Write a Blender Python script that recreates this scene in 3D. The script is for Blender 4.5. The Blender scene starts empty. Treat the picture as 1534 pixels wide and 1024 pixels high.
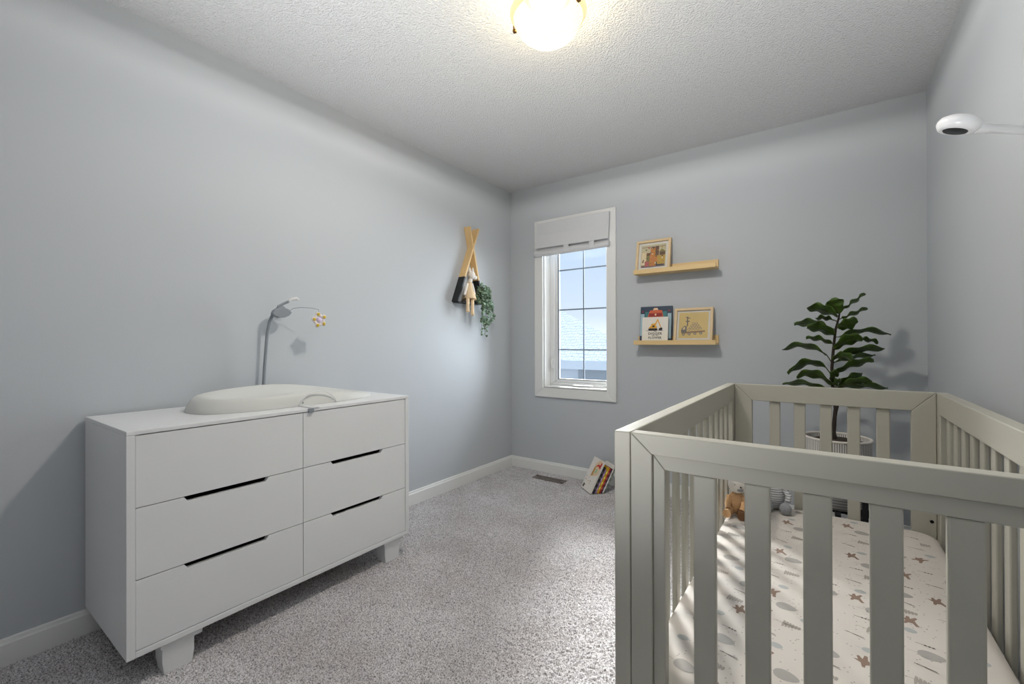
import bpy, bmesh, math, random
import numpy as np
from mathutils import Vector, Matrix
random.seed(7)
C = bpy.context.scene.collection
PI = math.pi

# ------------------------------------------------------------------ helpers
def srgb(r, g, b):
    def f(c):
        c /= 255.0
        return c / 12.92 if c <= 0.04045 else ((c + 0.055) / 1.055) ** 2.4
    return (f(r), f(g), f(b), 1.0)

def mat(name, col, rough=0.5, var=0.04, scale=30.0, bump=0.0, bscale=200.0, metal=0.0, spec=0.5, coat=0.0, sss=0.0, stretch=None, detail=3.0, bdist=0.002):
    """Principled material with a little procedural colour variation and bump"""
    m = bpy.data.materials.new(name); m.use_nodes = True
    n = m.node_tree.nodes; l = m.node_tree.links
    b = n['Principled BSDF']
    b.inputs['Roughness'].default_value = rough
    b.inputs['Metallic'].default_value = metal
    b.inputs['Specular IOR Level'].default_value = spec
    b.inputs['Coat Weight'].default_value = coat
    tc = n.new('ShaderNodeTexCoord')
    mp = n.new('ShaderNodeMapping')
    if stretch: mp.inputs['Scale'].default_value = stretch
    l.new(tc.outputs['Object'], mp.inputs['Vector'])
    no = n.new('ShaderNodeTexNoise'); no.inputs['Scale'].default_value = scale; no.inputs['Detail'].default_value = detail
    l.new(mp.outputs[0], no.inputs['Vector'])
    mx = n.new('ShaderNodeMix'); mx.data_type = 'RGBA'
    c = Vector(col[:3])
    mx.inputs['A'].default_value = (*[max(0, v * (1 - var)) for v in c], 1)
    mx.inputs['B'].default_value = (*[min(1, v * (1 + var)) for v in c], 1)
    l.new(no.outputs['Fac'], mx.inputs['Factor'])
    l.new(mx.outputs['Result'], b.inputs['Base Color'])
    if bump > 0:
        nb = n.new('ShaderNodeTexNoise'); nb.inputs['Scale'].default_value = bscale; nb.inputs['Detail'].default_value = 4
        l.new(mp.outputs[0], nb.inputs['Vector'])
        bp = n.new('ShaderNodeBump'); bp.inputs['Strength'].default_value = bump; bp.inputs['Distance'].default_value = bdist
        l.new(nb.outputs['Fac'], bp.inputs['Height']); l.new(bp.outputs[0], b.inputs['Normal'])
    return m

def stripe_mat(name, ca, cb, freq, axis='Z', rough=0.9, duty=0.5):
    m = bpy.data.materials.new(name); m.use_nodes = True
    n = m.node_tree.nodes; l = m.node_tree.links; b = n['Principled BSDF']
    b.inputs['Roughness'].default_value = rough
    tc = n.new('ShaderNodeTexCoord'); w = n.new('ShaderNodeTexWave'); w.wave_type = 'BANDS'
    w.bands_direction = axis; w.inputs['Scale'].default_value = freq; w.inputs['Distortion'].default_value = 0.6
    l.new(tc.outputs['Object'], w.inputs['Vector'])
    r = n.new('ShaderNodeValToRGB'); r.color_ramp.elements[0].position = duty - .12; r.color_ramp.elements[1].position = duty + .12
    r.color_ramp.elements[0].color = ca; r.color_ramp.elements[1].color = cb
    l.new(w.outputs['Fac'], r.inputs[0]); l.new(r.outputs[0], b.inputs['Base Color'])
    bp = n.new('ShaderNodeBump'); bp.inputs['Strength'].default_value = .5; bp.inputs['Distance'].default_value = .003
    l.new(w.outputs['Fac'], bp.inputs['Height']); l.new(bp.outputs[0], b.inputs['Normal'])
    return m

class MB:
    def __init__(s): s.v = []; s.f = []; s.m = []; s.M = Matrix.Identity(4); s.mi = 0
    def add(s, vs, fs):
        o = len(s.v)
        s.v += [s.M @ Vector(p) for p in vs]
        s.f += [tuple(i + o for i in f) for f in fs]; s.m += [s.mi] * len(fs)
        return s
    def box(s, x0, x1, y0, y1, z0, z1):
        return s.add([(x0,y0,z0),(x1,y0,z0),(x1,y1,z0),(x0,y1,z0),(x0,y0,z1),(x1,y0,z1),(x1,y1,z1),(x0,y1,z1)],
              [(0,3,2,1),(4,5,6,7),(0,1,5,4),(1,2,6,5),(2,3,7,6),(3,0,4,7)])
    def prism(s, pts, ax, a, b):
        """pts: 2-D polygon in the plane normal to axis ax ('x': (y,z), 'y': (x,z), 'z': (x,y)), extruded a..b"""
        def P(p, t):
            return {'x': (t, p[0], p[1]), 'y': (p[0], t, p[1]), 'z': (p[0], p[1], t)}[ax]
        n = len(pts)
        vs = [P(p, a) for p in pts] + [P(p, b) for p in pts]
        fs = [tuple(range(n - 1, -1, -1)), tuple(range(n, 2 * n))] + [(i, (i + 1) % n, (i + 1) % n + n, i + n) for i in range(n)]
        return s.add(vs, fs)
    def tube(s, pts, rad, n=10, cap=True):
        pts = [Vector(p) for p in pts]
        if not hasattr(rad, '__len__'): rad = [rad] * len(pts)
        vs = []; fs = []
        up = None
        for i, p in enumerate(pts):
            t = (pts[min(i + 1, len(pts) - 1)] - pts[max(i - 1, 0)]).normalized()
            if up is None:
                up = Vector((0, 0, 1)) if abs(t.z) < .9 else Vector((1, 0, 0))
            a = t.cross(up).normalized(); bb = a.cross(t).normalized(); up = bb
            for k in range(n):
                th = 2 * PI * k / n
                vs.append(p + (a * math.cos(th) + bb * math.sin(th)) * rad[i])
        for i in range(len(pts) - 1):
            for k in range(n):
                fs.append((i*n+k, i*n+(k+1) % n, (i+1)*n+(k+1) % n, (i+1)*n+k))
        if cap:
            fs.append(tuple(range(n - 1, -1, -1))); fs.append(tuple((len(pts)-1)*n + k for k in range(n)))
        return s.add(vs, fs)
    def lathe(s, prof, c=(0, 0, 0), n=40, close=False):
        """prof: list of (r, z) about the vertical axis through c"""
        vs = []; fs = []
        for r, z in prof:
            for k in range(n):
                th = 2 * PI * k / n
                vs.append((c[0] + r * math.cos(th), c[1] + r * math.sin(th), c[2] + z))
        for i in range(len(prof) - 1):
            for k in range(n):
                fs.append((i*n+k, i*n+(k+1) % n, (i+1)*n+(k+1) % n, (i+1)*n+k))
        if close:
            fs.append(tuple(range(n - 1, -1, -1))); fs.append(tuple((len(prof)-1)*n + k for k in range(n)))
        return s.add(vs, fs)
    def ell(s, c, r, n=20, k=12, R=None):
        prof = [(math.sin(PI * i / k), -math.cos(PI * i / k)) for i in range(k + 1)]
        R = R or Matrix.Identity(3)
        vs = []; fs = []
        for a, z in prof:
            for j in range(n):
                th = 2 * PI * j / n
                vs.append(Vector(c) + R @ Vector((r[0]*a*math.cos(th), r[1]*a*math.sin(th), r[2]*z)))
        for i in range(k):
            for j in range(n):
                fs.append((i*n+j, i*n+(j+1) % n, (i+1)*n+(j+1) % n, (i+1)*n+j))
        return s.add(vs, fs)
    def build(s, name, mats, parent=None, smooth=False, bevel=0.0, seg=2, loc=None, angle=35, weld=False):
        """one mesh object; coordinates are world coordinates, stored relative to loc / the root of parent"""
        if parent is not None:
            r = parent
            while r.parent: r = r.parent
            off = Vector(r.location)
        else: off = Vector(loc) if loc is not None else Vector((0, 0, 0))
        me = bpy.data.meshes.new(name)
        me.from_pydata([tuple(v - off) for v in s.v], [], s.f)
        mats = mats if isinstance(mats, (list, tuple)) else [mats]
        for m in mats: me.materials.append(m)
        me.polygons.foreach_set('material_index', s.m)
        bm = bmesh.new(); bm.from_mesh(me)
        if weld: bmesh.ops.remove_doubles(bm, verts=bm.verts, dist=1e-6)
        bmesh.ops.recalc_face_normals(bm, faces=bm.faces)
        bm.to_mesh(me); bm.free()
        o = bpy.data.objects.new(name, me); C.objects.link(o)
        if parent is not None: o.parent = parent
        else: o.location = off
        if smooth:
            for p in me.polygons: p.use_smooth = True
            if angle < 180: me.set_sharp_from_angle(angle=math.radians(angle))
        if bevel:
            b = o.modifiers.new('bevel', 'BEVEL'); b.width = bevel; b.segments = seg; b.limit_method = 'ANGLE'; b.angle_limit = math.radians(40)
            b.harden_normals = False
        return o

def thing(name, label, cat, loc, group=None):
    o = bpy.data.objects.new(name, None); C.objects.link(o); o.location = loc
    o.empty_display_size = .1
    o['label'] = label; o['category'] = cat
    if group: o['group'] = group
    return o
def tag(o, label, cat, group=None):
    o['label'] = label; o['category'] = cat
    if group: o['group'] = group
    return o
def struct(o):
    o['kind'] = 'structure'; return o

def text_mesh(mb, txt, size, thick, bold=False, space=1.0):
    """adds lettering lying in the local x-y plane of mb.M, centred on x"""
    cu = bpy.data.curves.new('lettering', 'FONT'); cu.body = txt; cu.size = size; cu.extrude = thick
    cu.align_x = 'CENTER'; cu.space_character = space; cu.resolution_u = 2
    if bold: cu.offset = size * .018
    o = bpy.data.objects.new('lettering', cu); C.objects.link(o)
    dg = bpy.context.evaluated_depsgraph_get(); dg.update()
    me = bpy.data.meshes.new_from_object(o.evaluated_get(dg))
    mb.add([v.co.copy() for v in me.vertices], [tuple(p.vertices) for p in me.polygons])
    bpy.data.objects.remove(o); bpy.data.curves.remove(cu); bpy.data.meshes.remove(me)

# ------------------------------------------------------------------ camera
F, YAW, PITCH, ROLL = 658.02, -0.6178, 0.0023, -0.0029
CAM = Vector((2.2884, -3.2075, 1.0945))
RX = Vector((0.81514747, 0.57924622, -0.0029)); UP = Vector((0.003696198, -0.000195043, 0.99999315)); FW = Vector((-0.57924169, 0.81515261, 0.0023))
cam = bpy.data.cameras.new('camera'); co = bpy.data.objects.new('camera', cam); C.objects.link(co)
cam.sensor_fit = 'HORIZONTAL'; cam.sensor_width = 36.0; cam.lens = F / 1534 * 36.0; cam.clip_start = .02
co.matrix_world = Matrix(((RX.x, UP.x, -FW.x, CAM.x), (RX.y, UP.y, -FW.y, CAM.y), (RX.z, UP.z, -FW.z, CAM.z), (0, 0, 0, 1)))
bpy.context.scene.camera = co
def at(px, py, ax, val):
    """world point measured in the photograph at (px,py) on the plane axis=val"""
    d = FW + RX * ((px - 767) / F) - UP * ((py - 512) / F)
    return CAM + d * ((val - CAM[ax]) / d[ax])

# ------------------------------------------------------------------ materials
M_wall = mat('wall_paint', srgb(189, 193, 197), .75, .012, 2, .25, 260, bdist=.0012, spec=.3)
M_trim = mat('white_trim_paint', srgb(228, 228, 226), .4, .01, 5)
M_ceil = mat('popcorn_ceiling', srgb(216, 216, 215), .95, .03, 60, 1.0, 140, spec=.1, bdist=.012)
M_white = mat('white_lacquer', srgb(226, 227, 228), .35, .01, 8)
M_dark = mat('dark_recess', srgb(40, 38, 36), .8)
M_crib = mat('greige_crib_paint', srgb(177, 174, 162), .42, .02, 6)
M_pad = mat('pale_grey_foam', srgb(206, 206, 202), .55, .015, 12)
M_plastic = mat('white_plastic', srgb(222, 222, 222), .3, .01)
M_greyp = mat('grey_plastic', srgb(138, 144, 150), .45, .02)
M_pine = mat('pine_wood', srgb(217, 182, 128), .55, .16, 14, .1, 60, stretch=(1, 1, .08), detail=6)
M_ledge = mat('pale_pine', srgb(222, 192, 138), .5, .13, 14, .1, 60, stretch=(.08, 1, 1), detail=6)
M_black = mat('black_paint', srgb(28, 29, 32), .6)
M_blackg = mat('glossy_black', srgb(14, 15, 17), .12)
M_leaf = mat('fig_leaf', srgb(72, 98, 34), .42, .35, 22, .15, 80)
M_bark = mat('dark_bark', srgb(48, 38, 30), .8, .3, 60, .4, 120)
M_soil = mat('potting_moss', srgb(58, 48, 40), .95, .4, 90, .8, 120)
M_cream = mat('cream_cloth', srgb(222, 196, 160), .9, .06, 60, .2, 400)
M_creamw = mat('white_cloth', srgb(228, 222, 214), .9, .04, 60, .2, 400)
M_sheet = mat('white_printed_sheet', srgb(208, 201, 194), .9, .02, 25, .15, 500)
M_brass = mat('aged_brass', srgb(120, 88, 40), .35, .1, 40, metal=1.0)

# ------------------------------------------------------------------ room shell
W, H, YF = 2.7397, 2.44, -4.1
wx0, wx1, wz0, wz1 = .345, .915, .719, 2.06          # clear opening of the window
def make_floor():
    step = .0042
    xs = np.arange(0.0, W + step, step); ys = np.arange(-3.3, 0.0 + step, step)
    rng = np.random.default_rng(3)
    X, Y = np.meshgrid(xs, ys)
    Z = rng.random(X.shape) ** 1.3 * .0085
    # soft clumps in the pile
    k = rng.random((len(ys) // 5 + 3, len(xs) // 5 + 3))
    k = np.kron(k, np.ones((5, 5)))[:X.shape[0], :X.shape[1]]
    Z += k * .0025 - .0065
    X = X + (rng.random(X.shape) - .5) * step * .9; Y = Y + (rng.random(X.shape) - .5) * step * .9
    X = np.clip(X, 0, W); Y = np.clip(Y, -3.3, 0)
    V = np.stack([X, Y, Z], -1).reshape(-1, 3)
    nx, ny = X.shape[1], X.shape[0]
    i = np.arange(nx * ny).reshape(ny, nx)
    Q = np.stack([i[:-1, :-1], i[:-1, 1:], i[1:, 1:], i[1:, :-1]], -1).reshape(-1, 4)
    # plain strip behind the camera, and an underside slab
    n0 = len(V)
    extra = np.array([(0, YF, -.003), (W, YF, -.003), (W, -3.3, -.003), (0, -3.3, -.003),
                      (0, YF, -.1), (W, YF, -.1), (W, 0, -.1), (0, 0, -.1)])
    V = np.vstack([V, extra])
    EQ = np.array([(n0, n0+1, n0+2, n0+3), (n0+4, n0+7, n0+6, n0+5)])
    Q = np.vstack([Q, EQ])
    me = bpy.data.meshes.new('floor')
    me.vertices.add(len(V)); me.vertices.foreach_set('co', V.astype(np.float32).ravel())
    me.loops.add(Q.size); me.loops.foreach_set('vertex_index', Q.astype(np.int32).ravel())
    me.polygons.add(len(Q)); me.polygons.foreach_set('loop_start', np.arange(0, Q.size, 4, dtype=np.int32))
    me.update(calc_edges=True); me.validate()
    o = bpy.data.objects.new('floor', me); C.objects.link(o); struct(o)
    m = bpy.data.materials.new('grey_carpet_pile'); m.use_nodes = True
    n = m.node_tree.nodes; l = m.node_tree.links; b = n['Principled BSDF']
    b.inputs['Roughness'].default_value = 1; b.inputs['Specular IOR Level'].default_value = .1
    b.inputs['Sheen Weight'].default_value = .25; b.inputs['Sheen Roughness'].default_value = .6
    tc = n.new('ShaderNodeTexCoord')
    a = n.new('ShaderNodeTexNoise'); a.inputs['Scale'].default_value = 215; a.inputs['Detail'].default_value = 3
    a2 = n.new('ShaderNodeTexNoise'); a2.inputs['Scale'].default_value = 3.2; a2.inputs['Detail'].default_value = 4
    l.new(tc.outputs['Object'], a.inputs['Vector']); l.new(tc.outputs['Object'], a2.inputs['Vector'])
    r = n.new('ShaderNodeValToRGB'); e = r.color_ramp.elements
    e[0].position = .34; e[0].color = srgb(116, 112, 113); e[1].position = .60; e[1].color = srgb(232, 229, 231)
    l.new(a.outputs['Fac'], r.inputs[0])
    r2 = n.new('ShaderNodeValToRGB'); e = r2.color_ramp.elements
    e[0].position = .35; e[0].color = (.82, .80, .79, 1); e[1].position = .65; e[1].color = (1, 1, 1, 1)
    l.new(a2.outputs['Fac'], r2.inputs[0])
    mx = n.new('ShaderNodeMix'); mx.data_type = 'RGBA'; mx.blend_type = 'MULTIPLY'; mx.inputs['Factor'].default_value = 1
    l.new(r.outputs[0], mx.inputs['A']); l.new(r2.outputs[0], mx.inputs['B']); l.new(mx.outputs['Result'], b.inputs['Base Color'])
    me.materials.append(m)
make_floor()

struct(MB().box(-.1, W + .1, YF - .1, .2, H, H + .1).build('ceiling', M_ceil))
struct(MB().box(-.1, 0, YF, .16, -.1, H).build('wall_left', M_wall))
struct(MB().box(W, W + .1, YF, .16, -.1, H).build('wall_right', M_wall))
struct(MB().box(-.1, W + .1, YF - .1, YF, -.1, H).build('wall_front', M_wall))
wb = MB()
wb.box(0, wx0, 0, .16, -.1, H); wb.box(wx1, W, 0, .16, -.1, H)
wb.box(wx0, wx1, 0, .16, -.1, wz0); wb.box(wx0, wx1, 0, .16, wz1, H)
struct(wb.build('wall_back', M_wall))
HB, TB = .0937, .014
def base_profile(): return [(0, 0), (TB, 0), (TB, HB - .018), (TB - .004, HB - .012), (TB - .005, HB - .003), (TB - .008, HB), (0, HB)]
struct(MB().prism([(a, b - .002) for a, b in base_profile()], 'y', YF, 0).build('baseboard_left', M_trim))
struct(MB().prism([(-a, b - .002) for a, b in base_profile()], 'x', TB, W - TB).build('baseboard_back', M_trim))
struct(MB().prism([(W - a, b - .002) for a, b in base_profile()], 'y', YF, 0).build('baseboard_right', M_trim))

# ------------------------------------------------------------------ window
win = struct(thing('window_1', 'tall white casement window in the back wall', 'window', ((wx0 + wx1) / 2, 0, wz0)))
del win['label']; del win['category']
def ring(mb, o, i, y0, y1, gap=.0):
    """mitred rectangular ring in the x-z plane; o,i = (x0,x1,z0,z1)"""
    a, b, c, d = o; e, f, g, h = i
    mb.prism([(a, d), (b, d), (f, h), (e, h)], 'y', y0, y1)
    mb.prism([(a, c), (e, g), (f, g), (b, c)], 'y', y0, y1)
    mb.prism([(a, c + gap), (a, d - gap), (e, h - gap), (e, g + gap)], 'y', y0, y1)
    mb.prism([(b, c + gap), (f, g + gap), (f, h - gap), (b, d - gap)], 'y', y0, y1)
mb = MB(); ring(mb, (.2606, .9938, .6389, 2.1335), (wx0 - .004, wx1 + .004, wz0 - .004, wz1 + .004), -.019, .002)
mb.build('casing', M_trim, win, bevel=.003)
mb = MB(); t = .006
mb.box(wx0, wx0 + t, .001, .155, wz0, wz1); mb.box(wx1 - t, wx1, .001, .155, wz0, wz1)
mb.box(wx0, wx1, .001, .155, wz1 - t, wz1)
mb.build('jamb_lining', M_trim, win)
MB().box(wx0 + t, wx1 - t, -.012, .155, wz0, wz0 + .012).build('sill', M_trim, win, bevel=.002)
mb = MB(); fx0, fx1, fz0, fz1 = wx0 + t, wx1 - t, wz0 + .012, wz1 - t
ring(mb, (fx0, fx1, fz0, fz1), (fx0 + .045, fx1 - .012, fz0 + .026, fz1 - .03), .09, .15)
mb.build('frame', M_white, win, bevel=.004)
sx0, sx1, sz0, sz1 = fx0 + .045, fx1 - .012, fz0 + .026, fz1 - .03
gx0, gx1, gz0, gz1 = .424, .884, .784, sz1 - .02
mb = MB(); ring(mb, (sx0, sx1, sz0, sz1), (gx0, gx1, gz0, gz1), .102, .14)
mb.build('sash', M_white, win, bevel=.004)
M_gasket = mat('grey_gasket', srgb(78, 86, 96), .5)
mb = MB(); ring(mb, (gx0 - .001, gx1 + .001, gz0 - .001, gz1 + .001), (gx0 + .008, gx1 - .006, gz0 + .006, gz1 - .004), .1005, .118)
mb.build('gasket', M_gasket, win)
M_munt = mat('grey_muntin', srgb(112, 124, 136), .5)
mb = MB(); mw = .0055
mb.box(.657 - mw, .657 + mw, .121, .127, gz0, gz1)
for z in (1.716, 1.377, 1.036): mb.box(gx0, gx1, .1212, .1268, z - mw, z + mw)
mb.build('muntin_grid', M_munt, win)
M_glass = bpy.data.materials.new('window_glass'); M_glass.use_nodes = True
n = M_glass.node_tree.nodes; l = M_glass.node_tree.links
n.remove(n['Principled BSDF'])
tr = n.new('ShaderNodeBsdfTransparent'); tr.inputs[0].default_value = (.95, .97, .98, 1)
gl = n.new('ShaderNodeBsdfGlossy'); gl.inputs['Roughness'].default_value = .02
fr = n.new('ShaderNodeFresnel'); fr.inputs['IOR'].default_value = 1.25
mxs = n.new('ShaderNodeMixShader'); l.new(fr.outputs[0], mxs.inputs[0]); l.new(tr.outputs[0], mxs.inputs[1]); l.new(gl.outputs[0], mxs.inputs[2])
l.new(mxs.outputs[0], n['Material Output'].inputs['Surface'])
MB().box(gx0 - .002, gx1 + .002, .122, .126, gz0 - .002, gz1 + .002).build('pane', M_glass, win)
# side latch and crank
mb = MB(); p = at(828, 543, 1, .088)
mb.box(p.x - .008, p.x + .008, .08, .09, p.z - .05, p.z + .05)
mb.tube([(p.x, .074, p.z + .04), (p.x, .064, p.z), (p.x, .07, p.z - .04)], [.005, .006, .005], 8)
mb.build('latch', M_plastic, win, bevel=.002)
mb = MB(); a = at(860, 576, 1, .08); b_ = at(889, 578, 1, .08)
mb.box(a.x, b_.x, .055, .09, fz0 + .001, fz0 + .02)
mb.box(a.x + .01, b_.x - .01, .04, .058, fz0 + .006, fz0 + .016)
mb.build('crank_cover', M_plastic, win, bevel=.003)

# roman blind, mounted on the casing
M_blind = mat('white_blind_fabric', srgb(208, 209, 211), .9, .02, 40, .2, 500)
bl = thing('roman_blind', 'short folded white fabric roman blind at the top of the window', 'blind', (.63, -.03, 2.1))
mb = MB()
x0, x1 = .305, .953
prof = [(-.022, 2.10), (-.050, 2.10), (-.052, 2.0), (-.062, 1.905), (-.064, 1.889), (-.058, 1.889), (-.056, 1.905), (-.042, 2.0), (-.022, 2.05)]
mb.prism(prof, 'x', x0, x1)
mb.build('valance', M_blind, bl, bevel=.002)
MB().box(x0 + .002, x1 - .002, -.036, -.031, 1.83, 2.04).build('lining', M_blind, bl)
mb = MB(); N = 24; vs = []; fs = []; K = 12
for i in range(N + 1):
    u = i / N; x = .284 + (.953 - .284) * u
    sag = .010 * math.sin(PI * u) - .008 * u + .006 * math.sin(u * 9)
    for k in range(K):
        th = 2 * PI * k / K
        vs.append((x, -.042 + .018 * math.cos(th), 1.851 - sag * .7 + .025 * math.sin(th) * (1 - .14 * math.sin(u * 9))))
for i in range(N):
    for k in range(K): fs.append((i*K+k, i*K+(k+1) % K, (i+1)*K+(k+1) % K, (i+1)*K+k))
fs += [tuple(range(K - 1, -1, -1)), tuple(N*K + k for k in range(K))]
mb.add(vs, fs); mb.build('rolled_hem', M_blind, bl, smooth=True, angle=60)
for px in (848, 886):
    p = at(px, 362, 1, -.06)
    mb = MB(); xx = p.x
    mb.box(xx - .022, xx + .022, -.0625, -.0575, 1.832, 1.892)
    mb.build('tie_strap', M_blind, bl, bevel=.002)

# neighbouring house outside
hs = thing('house', 'snow covered hip roof of the neighbouring house seen through the window', 'house', (-2.6, 7.5, -2.0))
M_siding = mat('pale_siding', srgb(176, 186, 198), .8, .05, 3)
def shingle_mat():
    m = bpy.data.materials.new('snowy_shingles'); m.use_nodes = True
    n = m.node_tree.nodes; l = m.node_tree.links; b = n['Principled BSDF']; b.inputs['Roughness'].default_value = .9
    tc = n.new('ShaderNodeTexCoord'); br = n.new('ShaderNodeTexBrick')
    br.inputs['Scale'].default_value = 3.2; br.inputs['Color1'].default_value = srgb(248, 249, 250); br.inputs['Color2'].default_value = srgb(240, 243, 246)
    br.inputs['Mortar'].default_value = srgb(168, 178, 190); br.inputs['Mortar Size'].default_value = .02; br.inputs['Row Height'].default_value = .22
    br.inputs['Mortar Smooth'].default_value = .9
    mp = n.new('ShaderNodeMapping'); mp.inputs['Scale'].default_value = (1, 1.0, 1)
    cx = n.new('ShaderNodeSeparateXYZ'); cb = n.new('ShaderNodeCombineXYZ')
    no = n.new('ShaderNodeTexNoise'); no.inputs['Scale'].default_value = 4
    l.new(tc.outputs['Object'], no.inputs['Vector'])
    ad = n.new('ShaderNodeMath'); ad.operation = 'MULTIPLY_ADD'; ad.inputs[1].default_value = .12
    l.new(tc.outputs['Object'], cx.inputs[0]); l.new(cx.outputs['X'], cb.inputs['X'])
    l.new(no.outputs['Fac'], ad.inputs[0]); l.new(cx.outputs['Z'], ad.inputs[2]); l.new(ad.outputs[0], cb.inputs['Y'])
    l.new(cb.outputs[0], br.inputs['Vector']); l.new(br.outputs['Color'], b.inputs['Base Color'])
    return m
M_shingle = shingle_mat()
ez, sl = .68, .9                      # eave height at y=6, roof slope
def on_roof(px, py):
    d = FW + RX * ((px - 767) / F) - UP * ((py - 512) / F)
    # plane z = ez + sl*(y-6)
    t = (ez + sl * (CAM.y - 6) - CAM.z) / (d.z - sl * d.y)
    return CAM + d * t
rt, rb = on_roof(838, 463), on_roof(908, 501)
d = rb - rt; hip_end = rt + d * ((ez - rt.z) / d.z); ridge = rt - d * .5
mb = MB()
mb.add([(-7, 6.0, ez), (hip_end.x, 6.0, ez), (rb.x, rb.y, rb.z), (ridge.x, ridge.y, ridge.z), (-7, ridge.y, ridge.z),
        (-16, 12, ez), (hip_end.x - 9, 11, ez)],
       [(0, 1, 2, 3, 4), (1, 6, 2), (2, 6, 3), (3, 6, 4), (4, 6, 5), (4, 5, 0)])
mb.build('roof', M_shingle, hs)
mb = MB(); mb.box(-7, hip_end.x, 5.97, 6.03, ez - .2, ez + .01); mb.build('gutter', mat('pale_gutter', srgb(196, 205, 214), .5), hs)
mb = MB(); mb.box(-7, hip_end.x - .3, 6.35, 6.6, -2, ez - .08); mb.build('wall', M_siding, hs)
mb = MB(); q = at(893, 560, 1, 6.3); mb.box(q.x - .45, q.x + .6, 6.28, 6.36, q.z - .7, q.z + .12); mb.build('window', mat('grey_window', srgb(132, 142, 152), .3), hs)

# ------------------------------------------------------------------ dresser
dr = thing('dresser', 'white six drawer dresser with cut-out drawer pulls against the left wall', 'dresser', (.27, -2.221, 0))
DX0, DX1, DY0, DY1, DZ0, DZ1 = .018, .522, -2.790, -1.652, .107, .822
st = .0225
MB().box(DX0, DX1, DY0, DY0 + st, DZ0, DZ1 - .014).build('side_panel', M_white, dr, bevel=.0015)
MB().box(DX0, DX1, DY1 - st, DY1, DZ0, DZ1 - .014).build('side_panel', M_white, dr, bevel=.0015)
MB().box(DX0, DX1, DY0, DY1, DZ1 - .0138, DZ1).build('top_panel', M_white, dr, bevel=.002)
MB().box(DX0, DX1, DY0 + st, DY1 - st, DZ0, DZ0 + .019).build('bottom_panel', M_white, dr, bevel=.0015)
MB().box(DX0 + .002, DX0 + .012, DY0 + st, DY1 - st, DZ0 + .019, DZ1 - .014).build('back_panel', M_white, dr)
ym = -2.2205
MB().box(DX0 + .012, DX1 - .03, ym - .008, ym + .008, DZ0 + .019, DZ1 - .014).build('divider', M_dark, dr)
rows = [(.5775, .8055), (.3500, .5750), (.1285, .3475)]
g = .0012
for ci, (ya, yb) in enumerate(((DY0 + st, ym), (ym, DY1 - st))):
    for ri, (za, zb) in enumerate(rows):
        y0, y1 = ya + g, yb - g
        cx = (-2.4985, -1.955)[ci]
        if ri == 0: pts = [(y0, za), (y1, za), (y1, zb), (y0, zb)]
        else: pts = [(y0, za), (y1, za), (y1, zb), (cx + .139, zb), (cx + .128, zb - .0155), (cx - .128, zb - .0155), (cx - .139, zb), (y0, zb)]
        mb = MB(); mb.prism(pts, 'x', DX1 - .022, DX1 - .003)
        f = mb.build('drawer', M_white, dr, bevel=.0008)
        mb = MB(); mb.box(DX0 + .05, DX1 - .024, y0 + .012, y1 - .012, za + .01, zb - .05); mb.build('drawer_box', M_dark, f)
def leg(y0, y1, x0, x1, sgn):
    mb = MB()
    zs = [(0.0, .006, .004), (.040, .0003, .0005), (.096, 0, 0)]
    vs = []; fs = []
    for z, iy, ix in zs:
        vs += [(x0 + ix, y0 + iy, z - .003), (x1 - ix * .3, y0 + iy, z - .003), (x1 - ix * .3, y1 - iy, z - .003), (x0 + ix, y1 - iy, z - .003)]
    for i in range(2):
        for k in range(4): fs.append((i*4+k, i*4+(k+1) % 4, (i+1)*4+(k+1) % 4, (i+1)*4+k))
    fs += [(3, 2, 1, 0), (8, 9, 10, 11)]
    mb.add(vs, fs)
    lg = mb.build('leg', M_white, dr, bevel=.0015)
    mb = MB(); mb.box(x0 - .005, x1 + .001, y0 - .004, y1 + .024, .084, .1069); mb.build('leg_plate', M_white, lg, bevel=.001)
leg(-2.694, -2.603, .435, .503, 1); leg(-1.792, -1.700, .435, .503, 1)
leg(-2.694, -2.603, .06, .128, 1); leg(-1.792, -1.700, .06, .128, 1)

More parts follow.
